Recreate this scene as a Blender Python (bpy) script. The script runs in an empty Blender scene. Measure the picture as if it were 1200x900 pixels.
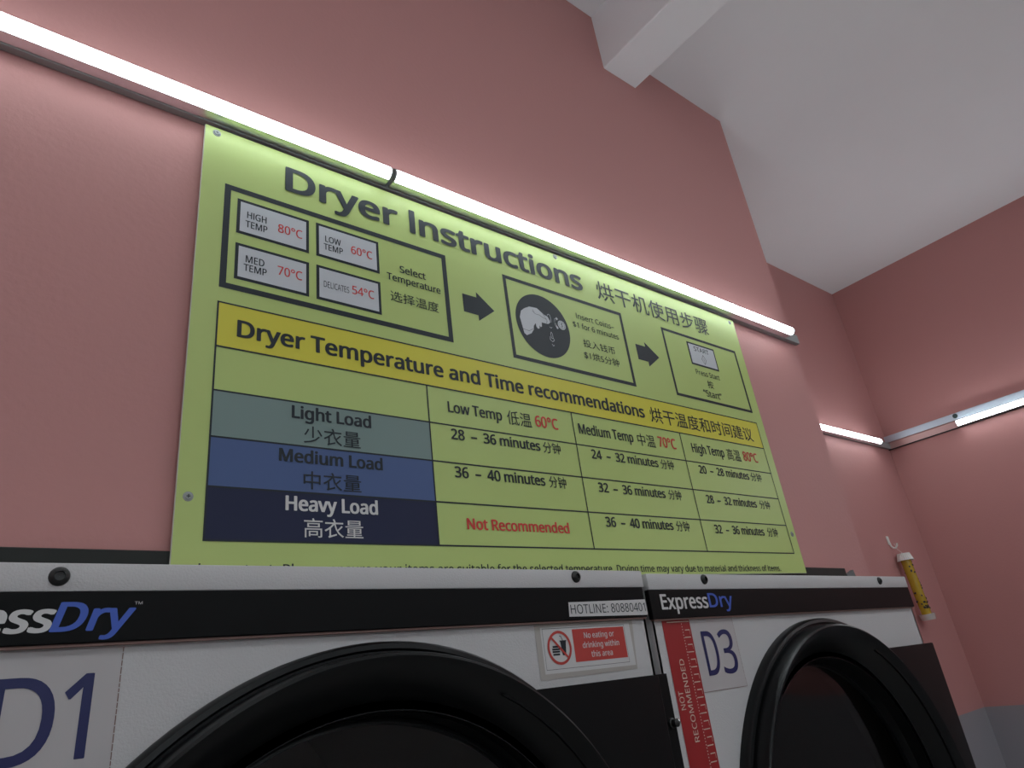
import bpy, bmesh, math, random
from mathutils import Matrix, Vector, Euler
random.seed(7)
PI = math.pi
SC = bpy.context.scene
COL = SC.collection

# ------------------------------------------------------------------ camera
EYE = 1.83
cam = bpy.data.cameras.new('camera')
cam_o = bpy.data.objects.new('camera', cam)
COL.objects.link(cam_o)
cam.sensor_fit = 'HORIZONTAL'
cam.sensor_width = 36.0
cam.lens = 792.096 / 1200.0 * 36.0
cam.clip_start = 0.02
YAW, PITCH, ROLL = 0.718086, 0.416982, -0.134976
f = Vector((math.sin(YAW)*math.cos(PITCH), math.cos(YAW)*math.cos(PITCH), math.sin(PITCH)))
r = Vector((math.cos(YAW), -math.sin(YAW), 0))
u = r.cross(f)
r2 = math.cos(ROLL)*r + math.sin(ROLL)*u
u2 = -math.sin(ROLL)*r + math.cos(ROLL)*u
m = Matrix((r2, u2, -f)).transposed().to_4x4()
m.translation = Vector((0, -0.76, EYE))
cam_o.matrix_world = m
SC.camera = cam_o

# ------------------------------------------------------------------ world, exposure
w = bpy.data.worlds.new('world')
SC.world = w
w.use_nodes = True
w.node_tree.nodes['Background'].inputs[0].default_value = (0.5, 0.52, 0.55, 1)
w.node_tree.nodes['Background'].inputs[1].default_value = 0.02
SC.view_settings.view_transform = 'Standard'
SC.view_settings.look = 'None'
SC.view_settings.gamma = 1.0
SC.view_settings.use_curve_mapping = False
SC.view_settings.exposure = 0.0
TUBE = 17.2            # strength of every LED tube in the room

# ------------------------------------------------------------------ materials
def srgb(c):
    o = []
    for v in c:
        v /= 255.0
        o.append(v/12.92 if v <= 0.04045 else ((v+0.055)/1.055)**2.4)
    return tuple(o) + (1.0,)

def mat(name, col, rough=0.6, metal=0.0, bump=0.0, scale=60.0, vary=0.0, spec=0.5, detail=3.0, dist=0.002, coat=0.0):
    mt = bpy.data.materials.new(name)
    mt.use_nodes = True
    nt = mt.node_tree
    b = nt.nodes['Principled BSDF']
    c = srgb(col) if max(col[:3]) > 1.0 else tuple(col[:3]) + (1,)
    b.inputs['Base Color'].default_value = c
    b.inputs['Roughness'].default_value = rough
    b.inputs['Metallic'].default_value = metal
    b.inputs['Specular IOR Level'].default_value = spec
    b.inputs['Coat Weight'].default_value = coat
    if bump or vary:
        tc = nt.nodes.new('ShaderNodeTexCoord')
        nz = nt.nodes.new('ShaderNodeTexNoise')
        nz.inputs['Scale'].default_value = scale
        nz.inputs['Detail'].default_value = detail
        nt.links.new(tc.outputs['Object'], nz.inputs['Vector'])
        if bump:
            bp = nt.nodes.new('ShaderNodeBump')
            bp.inputs['Strength'].default_value = bump
            bp.inputs['Distance'].default_value = dist
            nt.links.new(nz.outputs['Fac'], bp.inputs['Height'])
            nt.links.new(bp.outputs['Normal'], b.inputs['Normal'])
        if vary:
            n2 = nt.nodes.new('ShaderNodeTexNoise')
            n2.inputs['Scale'].default_value = 2.3
            n2.inputs['Detail'].default_value = 4
            nt.links.new(tc.outputs['Object'], n2.inputs['Vector'])
            mr = nt.nodes.new('ShaderNodeMapRange')
            mr.inputs[1].default_value = 0.3; mr.inputs[2].default_value = 0.7
            mr.inputs[3].default_value = 1 - vary; mr.inputs[4].default_value = 1 + vary
            nt.links.new(n2.outputs['Fac'], mr.inputs[0])
            mx = nt.nodes.new('ShaderNodeVectorMath'); mx.operation = 'SCALE'
            mx.inputs[0].default_value = c[:3]
            nt.links.new(mr.outputs[0], mx.inputs['Scale'])
            nt.links.new(mx.outputs[0], b.inputs['Base Color'])
    return mt

DADO = EYE - 0.39*0.76
def wall_paint():
    """Salmon paint above, grey paint below the dado line."""
    mt = mat('wall_paint', (0.45, 0.2, 0.2), 0.62, bump=0.35, scale=120, dist=0.0012, spec=0.3)
    nt = mt.node_tree
    b = nt.nodes['Principled BSDF']
    g = nt.nodes.new('ShaderNodeNewGeometry')
    sp = nt.nodes.new('ShaderNodeSeparateXYZ')
    nt.links.new(g.outputs['Position'], sp.inputs[0])
    gt = nt.nodes.new('ShaderNodeMath'); gt.operation = 'GREATER_THAN'
    gt.inputs[1].default_value = DADO
    nt.links.new(sp.outputs['Z'], gt.inputs[0])
    nz = nt.nodes.new('ShaderNodeTexNoise'); nz.inputs['Scale'].default_value = 1.7; nz.inputs['Detail'].default_value = 4
    nt.links.new(g.outputs['Position'], nz.inputs['Vector'])
    pk = nt.nodes.new('ShaderNodeMixRGB')
    pk.inputs[1].default_value = (0.52, 0.245, 0.234, 1)
    pk.inputs[2].default_value = (0.555, 0.270, 0.260, 1)
    nt.links.new(nz.outputs['Fac'], pk.inputs[0])
    mx = nt.nodes.new('ShaderNodeMixRGB')
    mx.inputs[1].default_value = (0.31, 0.30, 0.325, 1)
    nt.links.new(gt.outputs[0], mx.inputs[0])
    nt.links.new(pk.outputs[0], mx.inputs[2])
    nt.links.new(mx.outputs[0], b.inputs['Base Color'])
    return mt

def emis(name, col, s):
    mt = bpy.data.materials.new(name); mt.use_nodes = True
    b = mt.node_tree.nodes['Principled BSDF']
    b.inputs['Base Color'].default_value = (0.9, 0.9, 0.9, 1)
    b.inputs['Emission Color'].default_value = tuple(col) + (1,)
    b.inputs['Emission Strength'].default_value = s
    return mt

M = dict(
    wall=wall_paint(),
    ceil=mat('ceiling_paint', (0.86, 0.86, 0.875), 0.8, bump=0.15, scale=40, vary=0.015),
    floor=mat('floor_vinyl', (0.45, 0.44, 0.42), 0.4, vary=0.1),
    tube=emis('tube_diffuser', (0.84, 0.965, 1.0), TUBE),
    panel=emis('panel_diffuser', (0.88, 0.965, 1.0), 7.3),  # glow of the added fill panels
    plain=mat('off_white_paint', (0.72, 0.74, 0.76), 0.7, bump=0.2, scale=80),
    alu=mat('aluminium', (0.72, 0.75, 0.78), 0.32, 1.0, bump=0.05, scale=300),
    alus=mat('satin_aluminium', (0.62, 0.72, 0.82), 0.45, 0.7, vary=0.04),
    cap=mat('tube_cap_plastic', (0.35, 0.37, 0.37), 0.5),
    dark=mat('dark_gap', (0.02, 0.02, 0.022), 0.6),
    lime=mat('lime_print', (0.48, 0.595, 0.190), 0.40, bump=0.04, scale=90, spec=0.4, vary=0.015),
    edge=mat('sign_edge', (0.55, 0.58, 0.5), 0.6),
    ink=mat('black_ink', (0.011, 0.017, 0.024), 0.45, spec=0.35),
    red=mat('red_ink', (0.62, 0.035, 0.03), 0.45),
    paper=mat('white_print', (0.56, 0.575, 0.61), 0.45),
    yellow=mat('yellow_print', (0.68, 0.62, 0.06), 0.42, spec=0.35),
    teal=mat('teal_print', (0.195, 0.27, 0.255), 0.42, spec=0.35),
    blue=mat('blue_print', (0.068, 0.112, 0.265), 0.42, spec=0.35),
    navy=mat('navy_print', (0.014, 0.018, 0.056), 0.42, spec=0.25),
    enamel=mat('dryer_enamel', (0.56, 0.55, 0.555), 0.45, bump=0.45, scale=520, detail=2, dist=0.0008),
    strip=mat('black_strip', (0.0035, 0.0035, 0.004), 0.42, vary=0.05, spec=0.14),
    rubber=mat('black_door_plastic', (0.004, 0.0045, 0.005), 0.33, spec=0.28),
    cover=mat('black_cover', (0.004, 0.0045, 0.005), 0.45, spec=0.16),
    brown=mat('brown_seal', (0.22, 0.13, 0.11), 0.6),
    chrome=mat('chrome', (0.8, 0.8, 0.8), 0.15, 1.0),
    steel=mat('dark_screw', (0.035, 0.035, 0.035), 0.35, 0.5),
    screw=mat('zinc_screw', (0.30, 0.32, 0.31), 0.5, 0.3),
    logo_blue=mat('logo_blue', (0.045, 0.11, 0.52), 0.4),
    logo_white=mat('logo_white', (0.62, 0.61, 0.61), 0.4),
    navy_ink=mat('navy_ink', (0.012, 0.016, 0.10), 0.4),
    sheet=mat('label_sheet', (0.50, 0.475, 0.48), 0.3),
    backing=mat('sticker_backing', (0.42, 0.39, 0.36), 0.5),
    warn_red=mat('warning_red', (0.50, 0.05, 0.04), 0.4),
    ruler_red=mat('ruler_red', (0.34, 0.016, 0.018), 0.4),
    cream=mat('cream_ink', (0.66, 0.53, 0.44), 0.5),
    drum=mat('drum_steel', (0.35, 0.32, 0.30), 0.5, 0.5, bump=0.3, scale=80),
    trim=mat('charcoal_trim', (0.014, 0.016, 0.014), 0.5, spec=0.3),
    trimcap=mat('grey_trim_cap', (0.13, 0.145, 0.15), 0.5),
    white_plastic=mat('white_plastic', (0.75, 0.74, 0.70), 0.4),
    glue=mat('yellow_glue', (0.48, 0.32, 0.02), 0.2, bump=0.7, scale=90, dist=0.003, coat=0.5),
    fly=mat('dead_fly', (0.02, 0.012, 0.008), 0.6),
    clear=mat('cloudy_base', (0.55, 0.5, 0.47), 0.2),
    salmon=mat('salmon_strip', (0.62, 0.40, 0.38), 0.5, 0.3),  # pink wall's reflection put into the colour of the aluminium channel
    smudge=mat('black_patch', (0.03, 0.05, 0.05), 0.7),
)
def glass_mat():
    mt = bpy.data.materials.new('door_glass'); mt.use_nodes = True
    nt = mt.node_tree; nt.nodes.remove(nt.nodes['Principled BSDF'])
    out = nt.nodes['Material Output']
    tr = nt.nodes.new('ShaderNodeBsdfTransparent'); tr.inputs[0].default_value = (0.5, 0.46, 0.45, 1)
    gl = nt.nodes.new('ShaderNodeBsdfGlossy'); gl.inputs['Roughness'].default_value = 0.05
    gl.inputs[0].default_value = (0.8, 0.8, 0.8, 1)
    fr = nt.nodes.new('ShaderNodeFresnel'); fr.inputs[0].default_value = 1.45
    mx = nt.nodes.new('ShaderNodeMixShader')
    nt.links.new(fr.outputs[0], mx.inputs[0]); nt.links.new(tr.outputs[0], mx.inputs[1]); nt.links.new(gl.outputs[0], mx.inputs[2])
    nt.links.new(mx.outputs[0], out.inputs[0])
    return mt
M['glass'] = glass_mat()

# ------------------------------------------------------------------ mesh helpers
def empty(name, loc=(0, 0, 0), rot=(0, 0, 0)):
    o = bpy.data.objects.new(name, None)
    o.empty_display_size = 0.05
    o.location = loc; o.rotation_euler = rot
    COL.objects.link(o)
    return o

def tag(o, label=None, cat=None, group=None, kind=None):
    if label: o['label'] = label
    if cat: o['category'] = cat
    if group: o['group'] = group
    if kind: o['kind'] = kind
    return o

def obj(name, bm, m, parent=None, smooth=False, off=(0, 0, 0)):
    me = bpy.data.meshes.new(name)
    bm.normal_update()
    bm.to_mesh(me); bm.free()
    for mm in (m if isinstance(m, (list, tuple)) else [m]):
        me.materials.append(mm)
    if any(off): me.transform(Matrix.Translation(off))
    if smooth:
        for p in me.polygons: p.use_smooth = True
        try: me.set_sharp_from_angle(angle=math.radians(35))
        except Exception: pass
    o = bpy.data.objects.new(name, me)
    COL.objects.link(o)
    if parent: o.parent = parent
    return o

def box(bm, x0, x1, y0, y1, z0, z1, bev=0.0, seg=2):
    r = bmesh.ops.create_cube(bm, size=1)
    vs = r['verts']
    for v in vs:
        v.co = Vector(((x0+x1)/2 + v.co.x*(x1-x0), (y0+y1)/2 + v.co.y*(y1-y0), (z0+z1)/2 + v.co.z*(z1-z0)))
    if bev:
        es = list({e for v in vs for e in v.link_edges})
        bmesh.ops.bevel(bm, geom=es, offset=bev, segments=seg, affect='EDGES', profile=0.5)
    return bm

def boxo(name, x0, x1, y0, y1, z0, z1, m, parent=None, bev=0.0, off=(0, 0, 0), smooth=False):
    return obj(name, box(bmesh.new(), x0, x1, y0, y1, z0, z1, bev), m, parent, smooth or bev > 0, off)

def lathe_y(bm, prof, cx, cz, n=96, closed=False, cy=0.0):
    """Revolve (radius, y) pairs around the Y axis through (cx, cz)."""
    rings = []
    for (rr, y) in prof:
        rings.append([bm.verts.new((cx + rr*math.cos(2*PI*k/n), cy + y, cz + rr*math.sin(2*PI*k/n))) for k in range(n)])
    for a, b in zip(rings, rings[1:] + ([rings[0]] if closed else [])):
        for k in range(n):
            bm.faces.new((a[k], a[(k+1) % n], b[(k+1) % n], b[k]))
    return rings

def cyl(bm, p0, p1, r0, r1=None, n=24, caps=True):
    r1 = r0 if r1 is None else r1
    p0 = Vector(p0); p1 = Vector(p1); d = (p1-p0).normalized()
    a = d.orthogonal().normalized(); b = d.cross(a)
    A = [bm.verts.new(p0 + r0*(math.cos(2*PI*k/n)*a + math.sin(2*PI*k/n)*b)) for k in range(n)]
    B = [bm.verts.new(p1 + r1*(math.cos(2*PI*k/n)*a + math.sin(2*PI*k/n)*b)) for k in range(n)]
    for k in range(n): bm.faces.new((A[k], A[(k+1) % n], B[(k+1) % n], B[k]))
    if caps: bm.faces.new(A[::-1]); bm.faces.new(B)
    return bm

def poly(bm, pts, y):
    """Flat polygon in an XZ plane, facing -Y (pts in order)."""
    area = sum(a[0]*b[1] - b[0]*a[1] for a, b in zip(pts, pts[1:] + pts[:1]))
    if area < 0: pts = pts[::-1]
    return bm.faces.new([bm.verts.new((x, y, z)) for x, z in pts])

def rect(bm, x0, x1, z0, z1, y): return poly(bm, [(x0, z0), (x1, z0), (x1, z1), (x0, z1)], y)
def frame(bm, x0, x1, z0, z1, t, y):
    rect(bm, x0, x1, z1-t, z1, y); rect(bm, x0, x1, z0, z0+t, y)
    rect(bm, x0, x0+t, z0+t, z1-t, y); rect(bm, x1-t, x1, z0+t, z1-t, y)

def flat(name, fn, m, parent, off=(0, 0, 0), label=None):
    bm = bmesh.new(); fn(bm)
    o = obj(name, bm, m, parent, off=off)
    if label: o['label'] = label
    return o

try:      # the sans-serif that ships with Blender itself; its built-in face otherwise
    import os
    SANS = bpy.data.fonts.load(os.path.join(bpy.utils.resource_path('LOCAL'), 'datafiles', 'fonts', 'NotoSansHebrew-Regular.woff2'))
except Exception:
    SANS = None

def text_mesh(s, x0, x1, zb, h, y, bold=0.0, shear=0.0, cjk=False, rot=False, res=3):
    """Lettering as a flat mesh in an XZ plane: left x0, right x1, baseline zb, capital height h."""
    def raw(t):
        c = bpy.data.curves.new('lettering', 'FONT')
        if SANS and not cjk: c.font = SANS
        c.body = t; c.resolution_u = res; c.shear = shear
        o = bpy.data.objects.new('tmp', c); COL.objects.link(o)
        me = bpy.data.meshes.new_from_object(o)
        bpy.data.objects.remove(o); bpy.data.curves.remove(c)
        return me
    me = raw(s if cjk else s.replace('I', 'l'))
    cap = 0.69
    if not cjk:
        mh = raw('H'); cap = max(v.co.y for v in mh.vertices); bpy.data.meshes.remove(mh)
    if not cjk and s.upper() == s:
        for v in me.vertices: v.co.y = min(v.co.y, cap*1.02)
    xs = [v.co.x for v in me.vertices]; ys = [v.co.y for v in me.vertices]
    a, b = min(xs), max(xs)
    lo, hi = (min(ys), max(ys)) if cjk else (0.0, cap)
    kx, kz = (x1-x0)/(b-a), h/(hi-lo)
    e = max(bold, 0.0)*0.85*kz          # stroke growth in metres
    ex = min(e, abs(x1-x0)*0.1)
    bm = bmesh.new()
    offs = [(0, 0)] + ([(ex, 0), (-ex, 0), (0, e*.55), (0, -e*.55), (ex*.75, e*.45), (-ex*.75, e*.45), (ex*.75, -e*.45), (-ex*.75, -e*.45)] if e > 0 else [])
    for i, (dx, dz) in enumerate(offs):
        vs = []
        for v in me.vertices:
            px, pz = (v.co.x - a)*abs(kx) + dx, (v.co.y - lo)*kz + dz
            vs.append(bm.verts.new((zb - pz, y - i*2e-6, x0 + px) if rot else (x0 + px, y - i*2e-6, zb + pz)))
        for p in me.polygons:
            try: bm.faces.new([vs[k] for k in p.vertices])
            except ValueError: pass
    out = bpy.data.meshes.new('lettering')
    bm.to_mesh(out); bm.free(); bpy.data.meshes.remove(me)
    return out

def text(s, x0, x1, zb, h, y, m, parent, bold=0.0, shear=0.0, cjk=False, rot=False, off=(0, 0, 0), name='lettering', label=None, res=3):
    me = text_mesh(s, x0, x1, zb, h, y, bold, shear, cjk, rot, res)
    if any(off): me.transform(Matrix.Translation(off))
    me.name = name
    me.materials.append(m)
    o = bpy.data.objects.new(name, me); COL.objects.link(o); o.parent = parent
    if label: o['label'] = label
    return o

# ------------------------------------------------------------------ room
XL, XC, XR = -1.56, 1.697, 3.191        # left wall, corner of main wall, right wall
YB, YR = -2.6, 0.407                    # wall behind the camera, recessed wall
HC, HL = EYE + 1.5677, EYE + 1.655      # ceilings right and left of the beam
BX0, BX1, BZ = 1.135, 1.262, EYE + 1.458
DX0, DX1, DZ = -0.092, 1.555, EYE + 0.125    # wall opening for the dryers
def struct(name, bm, m, label):
    o = obj(name, bm, m); o['kind'] = 'structure'; o['label'] = label; return o

struct('wall_front', box(bmesh.new(), XL-0.1, XC, 0, 0.1, DZ, HL+0.05), M['wall'], 'pink painted wall that carries the lime sign above the dryers')
struct('wall_front', box(bmesh.new(), XL-0.1, DX0, 0, 0.1, 0, DZ), M['wall'], 'low part of the pink wall left of the dryers')
struct('wall_front', box(bmesh.new(), DX1, XC, 0, 0.1, 0, DZ), M['wall'], 'low narrow part of the pink wall right of the dryers')
struct('wall_return', box(bmesh.new(), XC-0.08, XC, 0.1, YR+0.1, 0, HL+0.05), M['wall'], 'pink return wall between the sign wall and the recess')
struct('wall_recess', box(bmesh.new(), XC, XR, YR, YR+0.1, 0, HL+0.05), M['wall'], 'pink recessed wall right of the dryers, behind the fly trap')
struct('wall_right', box(bmesh.new(), XR, XR+0.1, YB-0.1, YR+0.1, 0, HL+0.05), M['wall'], 'pink wall at the right with a grey painted lower part')
struct('wall_left', box(bmesh.new(), XL-0.1, XL, YB-0.1, 0, 0, HL+0.05), M['wall'], 'pink wall on the left side of the room')
struct('wall_back', box(bmesh.new(), XL-0.1, XR+0.1, YB-0.1, YB, 0, HL+0.05), M['plain'], 'off-white wall behind the viewer')
struct('floor', box(bmesh.new(), XL-0.1, XR+0.1, YB-0.1, 1.3, -0.1, 0), M['floor'], 'grey floor of the laundry')
b = bmesh.new()
box(b, XL-0.1, BX0, YB-0.1, 0.1, HL, HL+0.1)
box(b, BX1, XR+0.1, YB-0.1, YR+0.1, HC, HC+0.1)
struct('ceiling', b, M['ceil'], 'plain white painted ceiling')
struct('ceiling_beam', box(bmesh.new(), BX0, BX1, YB-0.1, 0.02, BZ, HL+0.1, 0.003, 1), M['ceil'], 'white ceiling beam that meets the pink wall')

# ------------------------------------------------------------------ light rails and LED tubes
RZ = EYE + 0.750     # underside of the rails

def tube_light(L, label, group='LED tubes along the wall rails'):
    """Integrated LED tube along local +X, back at y=0, bulging to -Y."""
    t = empty('tube_light')
    tag(t, label, 'lamp', group)
    def prof(x, r_out, n=12, back=-0.018):
        return [(x, back - r_out*math.sin(PI*k/n), 0.0120 - r_out*math.cos(PI*k/n)) for k in range(n+1)]
    def prism(A, B):
        bm = bmesh.new()
        a = [bm.verts.new(p) for p in A]; c = [bm.verts.new(p) for p in B]
        for k in range(len(a)-1): bm.faces.new((a[k], c[k], c[k+1], a[k+1]))
        bm.faces.new(a); bm.faces.new(c[::-1]); bm.faces.new((a[0], a[-1], c[-1], c[0]))
        bmesh.ops.recalc_face_normals(bm, faces=bm.faces)
        return bm
    obj('diffuser', prism(prof(0.003, 0.0110), prof(L-0.003, 0.0110)), M['tube'], t, True)
    obj('housing', box(bmesh.new(), 0.001, L-0.001, -0.0178, 0.0, 0.0012, 0.0228, 0.001, 1), M['alu'], t)
    for x in (0.0, L-0.003):
        obj('end_cap', prism(prof(x, 0.0116), prof(x+0.003, 0.0116)), M['cap'], t)
    return t

def low_rail(L, label, name='light_rail'):
    """Shallow aluminium channel under the tubes of the front and recessed walls."""
    t = empty(name)
    tag(t, label, 'rail', 'aluminium rails carrying the tubes')
    obj('channel', box(bmesh.new(), 0, L, -0.012, 0, 0.0, 0.027, 0.001, 1), M['cap'], t)
    return t

def tall_rail(L, label, name='light_rail'):
    """Two-part aluminium rail: flat face above, recessed channel where the tube clips in."""
    t = empty(name)
    tag(t, label, 'rail', 'aluminium rails carrying the tubes')
    obj('face_plate', box(bmesh.new(), 0, L, -0.018, 0, 0.028, 0.057, 0.001, 1), M['alus'], t)
    bm = bmesh.new()
    p = [(-0.016, 0.028), (-0.0097, 0.026), (-0.0080, 0.0012), (-0.0097, -0.001), (0, -0.001), (0, 0.028)]
    a = [bm.verts.new((0, y, z)) for y, z in p]; c = [bm.verts.new((L, y, z)) for y, z in p]
    n = len(p)
    for k in range(n): bm.faces.new((a[k], c[k], c[(k+1) % n], a[(k+1) % n]))
    bm.faces.new(a); bm.faces.new(c[::-1])
    bmesh.ops.recalc_face_normals(bm, faces=bm.faces)
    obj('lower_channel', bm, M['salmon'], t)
    obj('lower_lip', box(bmesh.new(), 0, L, -0.0095, 0, -0.004, -0.001), M['dark'], t)
    return t

rl = low_rail(1.708-XL, 'long aluminium rail under the tubes directly above the lime sign')
rl.location = (XL, 0, RZ)
for x0, L, lab in ((-0.7485, 1.190, 'bright LED tube reaching in from the left, above the sign and bare pink wall'),
                   (0.4455, 1.192, 'bright LED tube above the right half of the lime sign')):
    t = tube_light(L, lab); t.location = (x0, -0.012, RZ)
rl = low_rail(XR-XC, 'short aluminium rail on the recessed wall beside the corner'); rl.location = (XC, YR, RZ)
t = tube_light(1.19, 'short looking LED tube on the recessed wall, ending at the room corner'); t.location = (1.85, YR-0.012, RZ)
# right wall: runs toward the viewer
rl = tall_rail(YR-YB, 'silver rail with a flat face running along the right wall')
rl.rotation_euler = (0, 0, -PI/2); rl.location = (XR, YR, RZ+0.001)
obj('black_patch', cyl(bmesh.new(), (0.30, -0.0180, 0.045), (0.30, -0.0188, 0.045), 0.010, n=14), M['smudge'], rl)
for y0, lab in ((0.110, 'LED tube under the silver rail on the right wall'),
                (-1.10, 'second LED tube along the right wall, behind the viewer')):  # the second tube is added out of view for more room light
    t = tube_light(1.19, lab); t.rotation_euler = (0, 0, -PI/2); t.location = (XR-0.010, y0, RZ)
# left wall, outside the frame: the same rail goes round the room
rl = low_rail(-YB, 'aluminium rail along the left wall'); rl.rotation_euler = (0, 0, PI/2); rl.location = (XL, YB, RZ)
for y0, lab in ((-2.55, 'LED tube on the left wall, far from the sign'), (-1.35, 'LED tube on the left wall, nearest the sign')):  # the far tube is added out of view to raise the room light
    t = tube_light(1.19, lab); t.rotation_euler = (0, 0, PI/2); t.location = (XL+0.012, y0, RZ)
rl = low_rail(XR-XL, 'aluminium rail along the wall behind the viewer'); rl.rotation_euler = (0, 0, PI); rl.location = (XR, YB, RZ)
for x0, lab in ((-0.25, 'LED tube behind the viewer, left one'), (0.97, 'LED tube behind the viewer, middle one'), (2.2, 'LED tube behind the viewer, right one')):  # all three added behind the viewer to brighten the room
    t = tube_light(1.19, lab); t.rotation_euler = (0, 0, PI); t.location = (x0, YB+0.012, RZ)

# unseen fill panels added in the ceiling behind the viewer to brighten the room
def ceiling_panel(x, y, z, label):
    t = empty('ceiling_light', (x, y, z))
    tag(t, label, 'ceiling light', 'square LED panels in the ceiling')
    bm = bmesh.new()
    for a in ((-0.31, 0.31, -0.31, -0.295), (-0.31, 0.31, 0.295, 0.31), (-0.31, -0.295, -0.295, 0.295), (0.295, 0.31, -0.295, 0.295)):
        box(bm, *a, -0.014, 0)
    obj('frame', bm, M['white_plastic'], t)
    obj('diffuser', box(bmesh.new(), -0.295, 0.295, -0.295, 0.295, -0.010, 0), M['panel'], t)
ceiling_panel(0.1, -1.7, HL, 'square LED panel in the ceiling behind the viewer, left of the beam')
ceiling_panel(2.05, -1.5, HC, 'square LED panel in the ceiling behind the viewer, right of the beam')

# ------------------------------------------------------------------ lime instruction sign
SX, SZ = 0.169, EYE + 0.1376
SW, SH = 1.2225, 0.606
sign = empty('instruction_sign', (SX, -0.012, SZ))
tag(sign, 'lime green dryer instruction board under the LED tubes on the pink wall', 'sign')
bm = bmesh.new(); box(bm, 0, SW, 0, 0.004, 0, SH, 0.0006, 1)
panel = obj('panel', bm, [M['lime'], M['edge']], sign)
for p in panel.data.polygons:
    if abs(p.normal.y) < 0.9: p.material_index = 1
# spacers hold the board off the wall so that it clears the trim behind it
for (x, z) in ((0.0125, 0.5963), (1.207, 0.5963), (0.0125, 0.0864), (0.62, 0.597), (1.2085, 0.0811)):
    obj('spacer', cyl(bmesh.new(), (x, 0.004, z), (x, 0.012, z), 0.006, n=12), M['cap'], sign)
for (x, z) in ((0.0155, 0.5963), (1.2055, 0.5963), (0.0125, 0.0864), (0.6368, 0.5995), (1.2085, 0.0811)):
    s = obj('screw', cyl(cyl(bmesh.new(), (x, 0, z), (x, -0.0006, z), 0.0054, 0.0052, 20), (x, -0.0006, z), (x, -0.0016, z), 0.0043, 0.003, 20), M['screw'], sign)
    bm = bmesh.new(); rect(bm, x-0.002, x+0.002, z-0.0005, z+0.0005, -0.00175); rect(bm, x-0.0005, x+0.0005, z-0.002, z+0.002, -0.0018)
    obj('cross_slot', bm, M['dark'], s)
Y1, Y2, Y3 = -0.0003, -0.0006, -0.0009
INK = M['ink']; RED = M['red']
def ST(s, x0, x1, zb, h, m=None, bold=0.0, cjk=False, label=None, name='lettering', y=Y3):
    return text(s, x0, x1, zb, h, y, m or INK, sign, bold=bold, cjk=cjk, label=label, name=name)
ST('Dryer Instructions', 0.113, 0.696, 0.5395, 0.0405, bold=0.040, name='lettering', label='large black title lettering')
ST('烘干机使用步骤', 0.7380, 1.1000, 0.5330, 0.0440, cjk=True, bold=0.006, name='lettering', label='black Chinese title lettering')
# step boxes
flat('step_frame', lambda b: frame(b, 0.0300, 0.3775, 0.3535, 0.5155, 0.0082, Y1), INK, sign, label='thick black frame round the temperature buttons')
flat('step_frame', lambda b: frame(b, 0.4955, 0.7975, 0.3525, 0.5160, 0.0070, Y1), INK, sign, label='black frame round the coin picture')
flat('step_frame', lambda b: frame(b, 0.9205, 1.1910, 0.3560, 0.5145, 0.0062, Y1), INK, sign, label='black frame round the start button')
for (x0, x1, z0, z1) in ((0.0470, 0.1457, 0.4416, 0.4976), (0.1562, 0.2550, 0.4418, 0.4988), (0.0472, 0.1458, 0.3710, 0.4262), (0.1562, 0.2550, 0.3710, 0.4268), (1.0015, 1.1003, 0.4430, 0.4990)):
    bt = flat('button_frame', lambda b: rect(b, x0, x1, z0, z1, Y1), INK, sign)
    flat('button_face', lambda b: rect(b, x0+0.0042, x1-0.0042, z0+0.0042, z1-0.0042, Y2), M['paper'], bt, label='pale grey button face')
ST('HIGH', 0.0602, 0.0857, 0.4695, 0.0105, bold=0.014); ST('TEMP', 0.0585, 0.0871, 0.4545, 0.0105, bold=0.014)
ST('80°C', 0.1019, 0.1357, 0.4620, 0.0135, RED, 0.012, label='red lettering')
ST('LOW', 0.1698, 0.1934, 0.4700, 0.0102, bold=0.014); ST('TEMP', 0.1675, 0.1962, 0.4562, 0.0102, bold=0.014)
ST('60°C', 0.2095, 0.2433, 0.4630, 0.0133, RED, 0.012, label='red lettering')
ST('MED', 0.0608, 0.0845, 0.3993, 0.0105, bold=0.014); ST('TEMP', 0.0585, 0.0879, 0.3860, 0.0102, bold=0.014)
ST('70°C', 0.1025, 0.1357, 0.3935, 0.0135, RED, 0.012, label='red lettering')
ST('DELICATES', 0.1668, 0.2045, 0.3930, 0.0100)
ST('54°C', 0.2093, 0.2434, 0.3940, 0.0135, RED, 0.012, label='red lettering')
ST('Select', 0.2897, 0.3353, 0.4550, 0.0122, bold=0.020); ST('Temperature', 0.2668, 0.3610, 0.4365, 0.0118, bold=0.020)
ST('选择温度', 0.2706, 0.3552, 0.4000, 0.0180, cjk=True)
ST('Insert Coins–', 0.6645, 0.7665, 0.4700, 0.0112, bold=0.008); ST('$1 for 6 minutes', 0.6524, 0.7743, 0.4495, 0.0112, bold=0.008)
ST('投入钱币', 0.6705, 0.7548, 0.4115, 0.0165, cjk=True)
ST('$1烘5分钟', 0.6668, 0.7600, 0.3860, 0.0170, cjk=True)
ST('START', 1.0225, 1.0760, 0.4795, 0.0108, bold=0.014); ST('Press Start', 1.0080, 1.0930, 0.4200, 0.0122, bold=0.004)
ST('按', 1.0395, 1.0605, 0.3925, 0.0185, cjk=True); ST('“Start”', 1.0165, 1.0820, 0.3705, 0.0150, bold=0.010)
def ring(b, cx, cz, r0, r1, y, n=40):
    A = [b.verts.new((cx+r0*math.cos(2*PI*k/n), y, cz+r0*math.sin(2*PI*k/n))) for k in range(n)]
    B = [b.verts.new((cx+r1*math.cos(2*PI*k/n), y, cz+r1*math.sin(2*PI*k/n))) for k in range(n)]
    for k in range(n): b.faces.new((A[k], A[(k+1) % n], B[(k+1) % n], B[k]))
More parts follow.
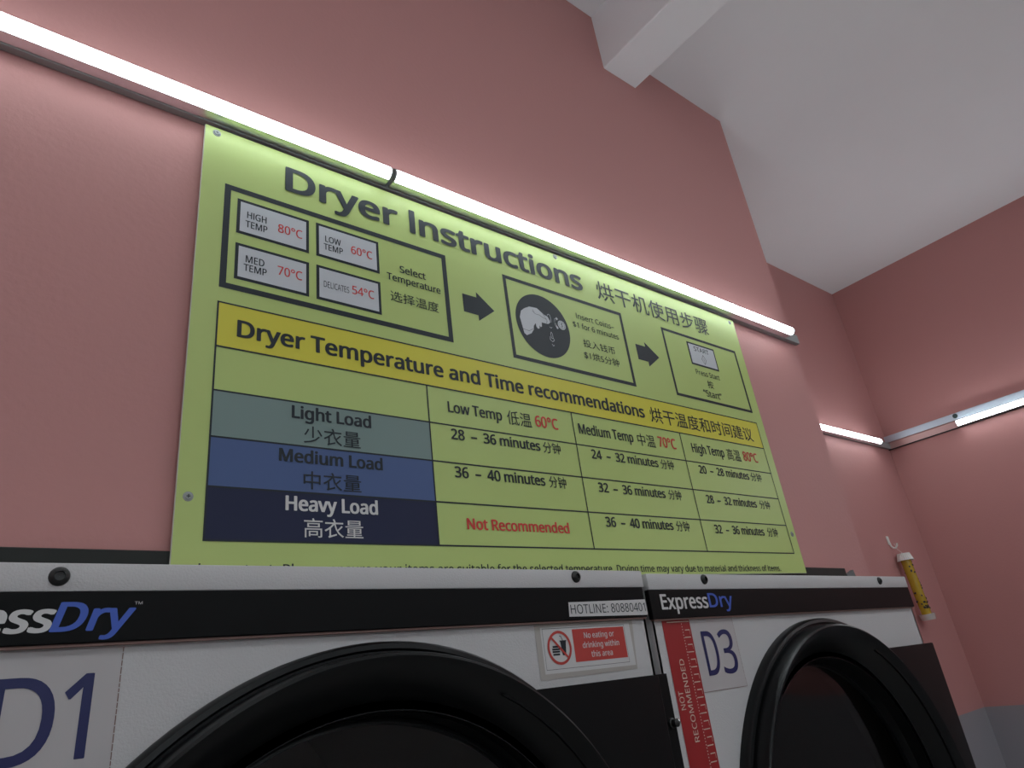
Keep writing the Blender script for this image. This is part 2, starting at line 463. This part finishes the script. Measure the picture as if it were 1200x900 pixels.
def disc(b, cx, cz, rr, y, n=40): poly(b, [(cx+rr*math.cos(2*PI*k/n), cz+rr*math.sin(2*PI*k/n)) for k in range(n)], y)
def line(b, pts, w_, y):
    for (xa, za), (xb, zb) in zip(pts, pts[1:]):
        d = Vector((xb-xa, zb-za)).normalized(); n_ = Vector((-d.y, d.x))*w_/2; e = d*w_*0.4
        poly(b, [(xa-e.x+n_.x, za-e.y+n_.y), (xa-e.x-n_.x, za-e.y-n_.y), (xb+e.x-n_.x, zb+e.y-n_.y), (xb+e.x+n_.x, zb+e.y+n_.y)], y)
# start diamond with a bar inside
dm = lambda s: [(1.0508-0.0085*s, 0.4622), (1.0508, 0.4622+0.0125*s), (1.0508+0.0085*s, 0.4622), (1.0508, 0.4622-0.0125*s)]
def dia(b):
    o_, i_ = dm(1), dm(0.84)
    for k in range(4): poly(b, [o_[k], o_[(k+1) % 4], i_[(k+1) % 4], i_[k]], Y3)
    rect(b, 1.0502, 1.0514, 0.4585, 0.4660, Y3)
flat('start_symbol', dia, INK, sign)
for (x0, xs, x1, zc, hb, hh) in ((0.4040, 0.4325, 0.4674, 0.4335, 0.0170, 0.0275), (0.8225, 0.8520, 0.8904, 0.4345, 0.0172, 0.0278)):
    def arr(b):
        rect(b, x0, xs, zc-hb, zc+hb, Y1); poly(b, [(xs, zc-hh), (x1, zc), (xs, zc+hh)], Y1)
    flat('arrow', arr, INK, sign)
pic = flat('coin_picture', lambda b: disc(b, 0.5762, 0.4322, 0.0628, Y1, 72), M['ink'], sign, label='round dark picture of a hand putting in a coin')
hand = [(0.5224, 0.4367), (0.5270, 0.4500), (0.5356, 0.4573), (0.5481, 0.4640), (0.5657, 0.4655), (0.5720, 0.4618), (0.5804, 0.4560), (0.5891, 0.4540), (0.5932, 0.4470), (0.5932, 0.4425), (0.5880, 0.4385), (0.5807, 0.4380), (0.5725, 0.4380),
        (0.5715, 0.4295), (0.5680, 0.4275), (0.5660, 0.4310), (0.5650, 0.4240), (0.5610, 0.4225), (0.5580, 0.4262), (0.5575, 0.4330), (0.5520, 0.4260), (0.5505, 0.4180), (0.5440, 0.4094), (0.5327, 0.4030), (0.5275, 0.4060)]
flat('hand_print', lambda b: poly(b, hand, Y2), M['paper'], pic, label='pale grey hand')
for pts in ([(0.5535, 0.4565), (0.5600, 0.4520), (0.5690, 0.4520), (0.5770, 0.4490), (0.5850, 0.4470)], [(0.5780, 0.4560), (0.5830, 0.4505), (0.5860, 0.4440), (0.5840, 0.4392)],
            [(0.5545, 0.4600), (0.5580, 0.4545)], [(0.5260, 0.4140), (0.5390, 0.4130), (0.5490, 0.4190)]):
    flat('crease_line', lambda b: line(b, pts, 0.0007, Y3), M['ink'], pic)
def coins(b):
    disc(b, 0.6218, 0.4443, 0.0095, Y2, 28)
    line(b, [(0.6115, 0.4556), (0.6075, 0.4522), (0.6057, 0.4470), (0.6062, 0.4412), (0.6098, 0.4360)], 0.0045, Y2)
flat('coin_print', coins, M['paper'], pic)
flat('coin_mark', lambda b: ring(b, 0.6218, 0.4443, 0.0068, 0.0074, Y3, 28), M['ink'], pic)
text('$', 0.6195, 0.6240, 0.4398, 0.0090, Y3, M['ink'], pic)
def slot(b):
    line(b, [(0.5890, 0.4570), (0.5918, 0.4600), (0.5950, 0.4592), (0.5962, 0.4540), (0.5962, 0.4440)], 0.0009, Y2)
    line(b, [(0.5905, 0.4330), (0.5935, 0.4318), (0.5960, 0.4335)], 0.0009, Y2)
    line(b, [(0.5905, 0.4110), (0.5900, 0.4190), (0.5920, 0.4232), (0.5942, 0.4200), (0.5945, 0.4100), (0.5905, 0.4110)], 0.0010, Y2)
    line(b, [(0.5875, 0.4130), (0.5868, 0.4070), (0.5915, 0.4035), (0.5965, 0.4070), (0.5960, 0.4100)], 0.0010, Y2)
    line(b, [(0.5895, 0.3985), (0.5920, 0.3950), (0.5945, 0.3970)], 0.0010, Y2)
flat('slot_print', slot, M['paper'], pic)
# table
CX = [0.0305, 0.3215, 0.6070, 0.8975, 1.1935]
CZ = [0.0405, 0.0990, 0.1568, 0.2138, 0.2712, 0.3320]
flat('table_band', lambda b: rect(b, CX[0], CX[4], CZ[4], CZ[5], Y1), M['yellow'], sign, label='yellow heading band of the table')
flat('table_cell', lambda b: rect(b, CX[0], CX[1], CZ[2], CZ[3], Y1), M['teal'], sign, label='teal cell')
flat('table_cell', lambda b: rect(b, CX[0], CX[1], CZ[1], CZ[2], Y1), M['blue'], sign, label='blue cell')
flat('table_cell', lambda b: rect(b, CX[0], CX[1], CZ[0], CZ[1], Y1), M['navy'], sign, label='navy cell')
def grid(b):
    t = 0.0021
    for z in CZ: rect(b, CX[0]-t/2, CX[4]+t/2, z-t/2, z+t/2, Y2)
    for i, x in enumerate(CX): rect(b, x-t/2, x+t/2, CZ[0], CZ[5] if i in (0, 4) else CZ[4], Y2-0.00005)
flat('table_lines', grid, INK, sign)
ST('Dryer Temperature and Time recommendations', 0.0552, 0.8015, 0.2890, 0.0225, bold=0.036, name='heading_lettering')
ST('烘干温度和时间建议', 0.8190, 1.1620, 0.2830, 0.0320, cjk=True, bold=0.006, name='heading_lettering')
HZ = 0.2345
ST('Low Temp', 0.3555, 0.4540, HZ, 0.0165, bold=0.022); ST('低温', 0.4645, 0.5140, HZ-0.0045, 0.0240, cjk=True); ST('60°C', 0.5226, 0.5710, HZ, 0.0185, RED, 0.024, label='red lettering')
ST('Medium Temp', 0.6190, 0.7545, HZ, 0.0180, bold=0.022); ST('中温', 0.7665, 0.8158, HZ-0.0045, 0.0245, cjk=True); ST('70°C', 0.8255, 0.8765, HZ, 0.0200, RED, 0.024, label='red lettering')
ST('High Temp', 0.9265, 1.0320, HZ, 0.0185, bold=0.022); ST('高温', 1.0425, 1.0910, HZ-0.0045, 0.0255, cjk=True); ST('80°C', 1.1020, 1.1545, HZ, 0.0200, RED, 0.024, label='red lettering')
for (xa, xb, xc, xd, z, s) in (
    (0.3569, 0.5241, 0.5306, 0.5681, 0.1930, '28  –  36 minutes'), (0.3573, 0.5238, 0.5325, 0.5687, 0.1362, '36  –  40 minutes'),
    (0.6391, 0.8100, 0.8174, 0.8552, 0.1925, '24  –  32 minutes'), (0.6415, 0.8110, 0.8203, 0.8573, 0.1348, '32  –  36 minutes'), (0.6440, 0.8135, 0.8225, 0.8601, 0.0772, '36  –  40 minutes'),
    (0.9326, 1.1013, 1.1086, 1.1487, 0.1922, '20  –  28 minutes'), (0.9328, 1.1012, 1.1131, 1.1513, 0.1328, '28  –  32 minutes'), (0.9364, 1.1010, 1.1134, 1.1514, 0.0752, '32  –  36 minutes')):
    ST(s, xa, xb, z, 0.0155, bold=0.030)
    ST('分钟', xc, xd, z-0.0022, 0.0190, cjk=True, bold=0.006)
ST('Not Recommended', 0.3697, 0.5590, 0.0635, 0.0148, RED, 0.032, label='red lettering')
ST('Light Load', 0.1240, 0.2295, 0.1925, 0.0158, bold=0.036); ST('少衣量', 0.1385, 0.2139, 0.1615, 0.0225, cjk=True, bold=0.004)
ST('Medium Load', 0.1092, 0.2435, 0.1358, 0.0152, bold=0.036); ST('中衣量', 0.1385, 0.2130, 0.1035, 0.0225, cjk=True, bold=0.004)
ST('Heavy Load', 0.1178, 0.2338, 0.0772, 0.0165, M['logo_white'], 0.036, label='white lettering'); ST('高衣量', 0.1390, 0.2135, 0.0462, 0.0225, M['logo_white'], 0.004, cjk=True, label='white lettering')
ST('Important: Please ensure your items are suitable for the selected temperature. Drying time may vary due to material and thickness of items.', 0.0271, 1.1250, 0.0048, 0.0108, bold=0.012, name='footnote_lettering')

# ------------------------------------------------------------------ charcoal trim closing the wall opening
TB = empty('wall_trim', (-0.12, 0, EYE + 0.1715), (0, 0.0136, 0))
tag(TB, 'charcoal trim strip on the wall behind the dryer tops and the sign', 'trim')
bm = box(bmesh.new(), -0.4, 1.690, -0.0075, 0.0, -0.055, 0.0, 0.001, 1)
obj('strip', bm, M['trim'], TB)
bm = bmesh.new()
pts = [(1.690, -0.014), (1.725, -0.003), (1.737, -0.055), (1.690, -0.055)]
A = [bm.verts.new((x, -0.0085, z)) for x, z in pts]; B = [bm.verts.new((x, 0.0, z)) for x, z in pts]
for k in range(4): bm.faces.new((A[k], A[(k+1) % 4], B[(k+1) % 4], B[k]))
bm.faces.new(A); bm.faces.new(B); bmesh.ops.recalc_face_normals(bm, faces=bm.faces)
o = obj('end_piece', bm, M['trimcap'], TB); o['label'] = 'lighter grey end piece'

# ------------------------------------------------------------------ dryers
DW = 0.802
def dryer(xl, zt, tilt, H, label, screws, bolt):
    """Stacked tumble dryer. Parts are modelled from the top-left front corner; root stands at the base."""
    R = Euler((0, tilt, 0)).to_matrix()
    root = empty('tumble_dryer', Vector((xl, -0.14, EYE+zt)) + R @ Vector((0, 0, -H)), (0, tilt, 0))
    tag(root, label, 'dryer', 'tumble dryers set into the wall')
    off = (0, 0, H)
    by = 0.007
    cx, cz, rh = 0.408, -0.392, 0.262
    # body with a round hole in the front
    bm = bmesh.new()
    x0, x1, z0, z1 = 0.002, DW-0.002, -0.78, -0.012
    n = 96
    inner, outer = [], []
    for k in range(n):
        a = 2*PI*k/n; ca, sa = math.cos(a), math.sin(a)
        inner.append(bm.verts.new((cx+rh*ca, by, cz+rh*sa)))
        tx = ((x1-cx) if ca > 0 else (x0-cx))/ca if abs(ca) > 1e-9 else 1e9
        tz = ((z1-cz) if sa > 0 else (z0-cz))/sa if abs(sa) > 1e-9 else 1e9
        t = min(tx, tz)
        outer.append(bm.verts.new((cx+t*ca, by, cz+t*sa)))
    for k in range(n): bm.faces.new((outer[k], inner[k], inner[(k+1) % n], outer[(k+1) % n]))
    for (px, pz) in ((x0, z0), (x1, z0), (x0, z1), (x1, z1)):
        near = sorted(range(n), key=lambda k: (outer[k].co.x-px)**2 + (outer[k].co.z-pz)**2)[:2]
        if all((outer[k].co - Vector((px, by, pz))).length > 1e-6 for k in near):
            bm.faces.new((bm.verts.new((px, by, pz)), outer[near[0]], outer[near[1]]))
    bmesh.ops.recalc_face_normals(bm, faces=bm.faces)
    if bm.faces[0].normal.y > 0: bmesh.ops.reverse_faces(bm, faces=bm.faces)
    obj('front_panel', bm, M['enamel'], root, off=off)
    bm = bmesh.new()
    box(bm, x0, x0+0.004, by, 0.95, -H, z1); box(bm, x1-0.004, x1, by, 0.95, -H, z1)
    box(bm, x0+0.004, x1-0.004, by+0.004, 0.95, z1-0.004, z1); box(bm, x0+0.004, x1-0.004, 0.946, 0.95, -H, z1-0.004)
    box(bm, x0+0.004, x1-0.004, by, by+0.003, -H, -0.79)
    obj('cabinet', bm, M['enamel'], root, off=off)
    obj('top_lip', box(bmesh.new(), 0, DW, 0, 0.012, -0.0215, 0.0, 0.0014, 2), M['enamel'], root, True, off=off)
    obj('top_cover', box(bmesh.new(), 0.003, DW-0.003, 0.012, 0.13, -0.006, -0.002), M['enamel'], root, off=off)
    for (x, z) in screws:
        bm = bmesh.new()
        lathe_y(bm, [(0.0072, 0), (0.0070, -0.0012), (0.0058, -0.0030), (0.0036, -0.0040), (0.0034, -0.0016), (0.0001, -0.0014)], x, z, 24)
        obj('screw', bm, M['steel'], root, True, off)
    st = obj('control_strip', box(bmesh.new(), -0.003, DW-0.005, -0.001, by, -0.0592, -0.0215, 0.0008, 1), M['strip'], root, off=off)
    # lower edge of the strip: a brownish seal
    obj('edge_seal', box(bmesh.new(), 0, DW-0.006, 0.001, by, -0.0612, -0.0592), M['brown'], st, off=off)
    # drum
    bm = bmesh.new()
    lathe_y(bm, [(0.262, by+0.002), (0.268, 0.06), (0.29, 0.12), (0.33, 0.14), (0.33, 0.75), (0.02, 0.76)], cx, cz, 64)
    bmesh.ops.reverse_faces(bm, faces=bm.faces)
    obj('drum', bm, M['drum'], root, True, off)
    # door ring and glass
    bm = bmesh.new()
    lathe_y(bm, [(0.3215, by), (0.3215, -0.003), (0.3190, -0.0075), (0.3145, -0.0085), (0.3125, -0.006), (0.3105, -0.006),
                 (0.3100, -0.024), (0.3085, -0.0285), (0.3060, -0.0302), (0.3020, -0.0290), (0.2940, -0.0225), (0.2850, -0.0135),
                 (0.2765, -0.0035), (0.2690, 0.0080), (0.2630, 0.0210), (0.2590, 0.0340), (0.2570, 0.0400), (0.2540, 0.0385), (0.2510, 0.0385), (0.2500, 0.0460),
                 (0.2610, 0.0470), (0.2610, by)], cx, cz, 128, closed=True)
    door = obj('door', bm, M['rubber'], root, True, off)
    bmesh_fix(door)
    bm = bmesh.new()
    lathe_y(bm, [(0.2505, 0.0430), (0.20, 0.0455), (0.10, 0.0475), (0.0005, 0.048)], cx, cz, 96)
    obj('glass', bm, M['glass'], door, True, off)
    # latch side: back plate, bulky cover and the small latch bolt
    def side_block(xr, yf, yb, z0_, z1_, rr, bev, seg):
        """Plate right of the ring: its left edge follows the ring."""
        pts = [(xr, z1_), (xr, z0_)]
        a0 = math.asin((z0_-cz)/rr); a1 = math.asin((z1_-cz)/rr)
        pts += [(cx+rr*math.cos(a0+(a1-a0)*k/24), cz+rr*math.sin(a0+(a1-a0)*k/24)) for k in range(25)]
        bm = bmesh.new()
        A = [bm.verts.new((x, yf, z)) for x, z in pts]; B = [bm.verts.new((x, yb, z)) for x, z in pts]
        fr = bm.faces.new(A); bm.faces.new(B[::-1])
        for k in range(len(pts)): bm.faces.new((A[k], B[k], B[(k+1) % len(pts)], A[(k+1) % len(pts)]))
        bmesh.ops.recalc_face_normals(bm, faces=bm.faces)
        es = [e_ for e_ in bm.edges if (e_.verts[0] in (A[0], A[1], A[2], B[0], B[1]) and e_.verts[1] in (A[0], A[1], A[-1], B[0], B[1]))]
        bmesh.ops.bevel(bm, geom=es, offset=bev, segments=seg, affect='EDGES', profile=0.5)
        return bm
    obj('back_plate', side_block(0.8085, -0.005, by-0.001, -0.655, -0.129, 0.296, 0.0012, 1), M['cover'], root, off=off)
    obj('latch_cover', side_block(0.7745, -0.0215, by-0.002, -0.654, -0.1295, 0.290, 0.004, 3), M['cover'], root, True, off)
    if bolt:
        bm = bmesh.new()
        lathe_y(bm, [(0.0060, 0), (0.0060, -0.004), (0.0046, -0.005), (0.0046, -0.011), (0.0030, -0.0125), (0.0001, -0.013)], 0.7985, -0.185, 20, cy=-0.004)
        kn = obj('latch_bolt', bm, M['steel'], root, True, off)
        bm = bmesh.new(); bmesh.ops.create_uvsphere(bm, u_segments=16, v_segments=10, radius=0.0034)
        for v in bm.verts: v.co += Vector((0.8035, -0.012, -0.1835))
        o = obj('bolt_tip', bm, M['chrome'], kn, True, off); o['label'] = 'chrome bolt tip'
    return root, st, off

def bmesh_fix(o):
    bm = bmesh.new(); bm.from_mesh(o.data)
    bmesh.ops.recalc_face_normals(bm, faces=bm.faces)
    bm.to_mesh(o.data); bm.free()

H1, H2 = 1.950, 1.936
d1, s1, o1 = dryer(-0.076, 0.1297, 0.0125, H1, 'white tumble dryer marked D1 with the no eating sticker, nearest the viewer', ((0.1398, -0.0103), (0.6788, -0.0085)), True)
d3, s3, o3 = dryer(0.7346, 0.1160, 0.0135, H2, 'white tumble dryer marked D3 with the red ruler sticker, at right', ((0.1247, -0.0075), (0.6806, -0.0088)), False)

# --- D1 graphics
SY, BY = -0.0013, 0.0067
lg = flat('logo_label', lambda b: rect(b, 0.02, 0.1990, -0.0575, -0.0245, SY), M['strip'], s1, o1, 'slightly glossier logo patch')
text('Express', 0.0330, 0.1405, -0.0500, 0.0200, SY-0.0003, M['logo_white'], s1, bold=0.040, shear=0.22, off=o1, label='white bold italic lettering')
text('Dry', 0.1395, 0.1935, -0.0500, 0.0200, SY-0.0003, M['logo_blue'], s1, bold=0.036, shear=0.22, off=o1, label='blue bold italic lettering')
text('TM', 0.1930, 0.1985, -0.0320, 0.0022, SY-0.0003, M['logo_white'], s1, off=o1)
hl = flat('hotline_label', lambda b: poly(b, [(0.6590, -0.0388), (0.7968, -0.0375), (0.7972, -0.0570), (0.6575, -0.0552)], SY-0.0002), M['logo_white'], s1, o1, 'white strip label reading HOTLINE: 80880401')
text('HOTLINE: 80880401', 0.6610, 0.7945, -0.0522, 0.0105, SY-0.0005, M['ink'], s1, off=o1)
pl = flat('number_label', lambda b: rect(b, 0.0900, 0.1900, -0.1560, -0.0625, BY-0.0002), M['sheet'], d1, o1, 'pale number label')
def dashes(b, x, za, zb_, wd):
    z = za; rnd = random.Random(3)
    while z > zb_:
        l = 0.0025 + rnd.random()*0.004
        rect(b, x-wd/2, x+wd/2, z-l, z, BY-0.0004); z -= l + 0.0008
flat('label_edge', lambda b: dashes(b, 0.1902, -0.0625, -0.156, 0.0007), M['brown'], pl, o1)
text('D', 0.1125, 0.1502, -0.1362, 0.0560, BY-0.0006, M['navy_ink'], pl, bold=0.008, off=o1, label='large navy letter D')
text('1', 0.1560, 0.1723, -0.1362, 0.0560, BY-0.0006, M['navy_ink'], pl, bold=0.008, off=o1, label='large navy figure 1')
# no eating sticker
bk = flat('sticker_backing', lambda b: poly(b, [(0.6074, -0.0616), (0.7735, -0.0612), (0.7683, -0.1197), (0.6085, -0.1208)], BY-0.0002), M['backing'], d1, o1, 'yellowed clear sticker backing')
sk = flat('warning_sticker', lambda b: rect(b, 0.6160, 0.7665, -0.1150, -0.0651, BY-0.0004), M['logo_white'], d1, o1, 'white warning sticker reading No eating or drinking within this area')
flat('sticker_border', lambda b: frame(b, 0.6185, 0.7560, -0.1110, -0.0665, 0.0004, BY-0.0006), M['ink'], sk, o1)
flat('red_field', lambda b: rect(b, 0.6652, 0.7543, -0.1052, -0.0688, BY-0.0006), M['warn_red'], sk, o1, 'red field')
for s, x0, x1, z in (('No eating or', 0.6838, 0.7355, -0.0795), ('drinking within', 0.6795, 0.7420, -0.0904), ('this area', 0.6918, 0.7280, -0.1010)):
    text(s, x0, x1, z, 0.0064, BY-0.0008, M['logo_white'], sk, bold=0.012, off=o1)
def proh(b):
    ring(b, 0.6422, -0.0880, 0.0156, 0.0186, BY-0.0010, 48)
    line(b, [(0.6305, -0.0765), (0.6539, -0.0995)], 0.0026, BY-0.0011)
def food(b):
    y = BY-0.0008
    poly(b, [(0.6440, -0.0815), (0.6530, -0.0815), (0.6510, -0.0965), (0.6458, -0.0965)], y); rect(b, 0.6432, 0.6538, -0.0815, -0.0803, y)
    line(b, [(0.6480, -0.0803), (0.6462, -0.0760), (0.6442, -0.0752)], 0.0008, y)
    for z, hw in ((-0.0868, 0.0048), (-0.0896, 0.0058), (-0.0922, 0.0058), (-0.0952, 0.0052)):
        rect(b, 0.6362-hw, 0.6362+hw, z-0.0010, z+0.0010, y)
flat('food_symbol', food, M['ink'], sk, o1)
flat('prohibition_ring', proh, M['warn_red'], sk, o1, 'red prohibition ring')

# --- D3 graphics
text('Express', 0.0180, 0.1195, -0.0472, 0.0190, SY-0.0003, M['logo_white'], s3, bold=0.030, off=o3, label='white bold lettering')
text('Dry', 0.1230, 0.1800, -0.0466, 0.0190, SY-0.0003, M['logo_blue'], s3, bold=0.026, off=o3, label='blue bold lettering')
pl = flat('number_label', lambda b: rect(b, 0.0795, 0.1790, -0.1543, -0.0605, BY-0.0002), M['sheet'], d3, o3, 'pale number label')
flat('label_edge', lambda b: (dashes(b, 0.1790, -0.0605, -0.1543, 0.0006), rect(b, 0.0795, 0.1790, -0.1547, -0.1541, BY-0.0004)), M['brown'], pl, o3)
text('D', 0.0985, 0.1290, -0.1350, 0.0570, BY-0.0006, M['navy_ink'], pl, bold=0.006, off=o3, label='large navy letter D')
text('3', 0.1350, 0.1695, -0.1350, 0.0570, BY-0.0006, M['navy_ink'], pl, bold=0.006, off=o3, label='large navy figure 3')
ru = flat('ruler_sticker', lambda b: rect(b, 0.0205, 0.0790, -0.46, -0.0598, BY-0.0003), M['ruler_red'], d3, o3, 'red ruler sticker reading NOT RECOMMENDED')
def ruler(b):
    y = BY-0.0006
    rect(b, 0.0300, 0.0770, -0.0640, -0.0628, y)
    z = -0.0665
    while z > -0.45:
        disc(b, 0.0607, z, 0.00085, y, 8); z -= 0.0036
    z = -0.0745; k = 0
    while z > -0.45:
        w_ = 0.013 if k % 2 else 0.010
        rect(b, 0.0755-w_, 0.0755, z-0.0006, z+0.0006, y)
        if k % 2 == 0: rect(b, 0.0752, 0.0758, z-0.006, z, y)
        z -= 0.0094; k += 1
tk = flat('scale_marks', ruler, M['cream'], ru, o3, 'cream scale marks')
tk['kind'] = 'stuff'
text('NOT', -0.1705, -0.1484, 0.0352, 0.0092, BY-0.0006, M['cream'], ru, bold=0.004, rot=True, off=o3, label='cream lettering')
text('RECOMMENDED', -0.2088, -0.1105, 0.0496, 0.0092, BY-0.0006, M['cream'], ru, bold=0.004, rot=True, off=o3, label='cream lettering')

# ------------------------------------------------------------------ fly trap and its hook
tr = empty('fly_trap', (2.888, 0.374, EYE+0.036))
tag(tr, 'yellow sticky fly trap with a white cap hanging on the recessed wall', 'fly trap')
def ax(t): return Vector((-0.022*t, 0, 0.243*t))
bm = bmesh.new(); cyl(bm, ax(0.06), ax(0.90), 0.0175, 0.0185, 28)
obj('sticky_tube', bm, M['glue'], tr, True)
bm = bmesh.new()
n = 24; prev = None
for (t_, rr) in ((0.895, 0.030), (0.89, 0.0315), (0.955, 0.0265), (1.0, 0.024), (1.003, 0.006)):
    ringv = []
    for k in range(n*2):
        rk = rr*(1.0 if (k % 2 or rr < 0.01) else 0.955)
        ringv.append(bm.verts.new(ax(t_) + Vector((rk*math.cos(PI*k/n), rk*math.sin(PI*k/n)*0.95, 0))))
    if prev:
        for k in range(n*2): bm.faces.new((prev[k], prev[(k+1) % (2*n)], ringv[(k+1) % (2*n)], ringv[k]))
    prev = ringv
bm.faces.new(prev)
obj('cap', bm, M['white_plastic'], tr)
bm = bmesh.new(); cyl(bm, ax(-0.01), ax(0.075), 0.0255, 0.0275, 28)
o = obj('base_cup', bm, M['clear'], tr, True); o['label'] = 'cloudy plastic base cup'
bm = bmesh.new()
pts = [ax(1.0), Vector((-0.03, 0.012, 0.262)), Vector((-0.036, 0.014, 0.285))]
for a_, b_ in zip(pts, pts[1:]): cyl(bm, a_, b_, 0.0007, n=6)
obj('string', bm, M['white_plastic'], tr)
rnd = random.Random(11)
fm = None
for k in range(34):
    t_ = 0.1 + 0.78*rnd.random(); a_ = 2*PI*rnd.random() if k > 20 else PI*(1.05 + 0.9*rnd.random())
    if fm is None:
        bm = bmesh.new(); bmesh.ops.create_icosphere(bm, subdivisions=1, radius=1.0)
        for v in bm.verts: v.co = Vector((v.co.x*0.0050, v.co.y*0.0020, v.co.z*0.0034))
        fo = obj('fly', bm, M['fly'], tr); fm = fo.data
    else:
        fo = bpy.data.objects.new('fly', fm); COL.objects.link(fo); fo.parent = tr
    fo.location = ax(t_) + Vector((0.0183*math.cos(a_), 0.0183*math.sin(a_), 0))
    fo.rotation_euler = (0, rnd.random()*3, a_ + PI/2)
    s_ = 0.8 + 0.8*rnd.random(); fo.scale = (s_, s_, s_)

hk = empty('wall_hook', (2.852, YR, EYE+0.327))
tag(hk, 'small white adhesive hook above the fly trap', 'hook')
obj('mount', box(bmesh.new(), -0.009, 0.009, -0.004, 0, -0.008, 0.026, 0.002, 2), M['white_plastic'], hk, True)
bm = bmesh.new()
arc = [Vector((0, -0.004, 0.0)), Vector((0, -0.005, -0.014)), Vector((0.003, -0.010, -0.022)), Vector((0.005, -0.018, -0.023)), Vector((0.006, -0.025, -0.016)), Vector((0.006, -0.027, -0.006))]
for a_, b_ in zip(arc, arc[1:]): cyl(bm, a_, b_, 0.0035, 0.0033, 10)
obj('hook_arm', bm, M['white_plastic'], hk, True)
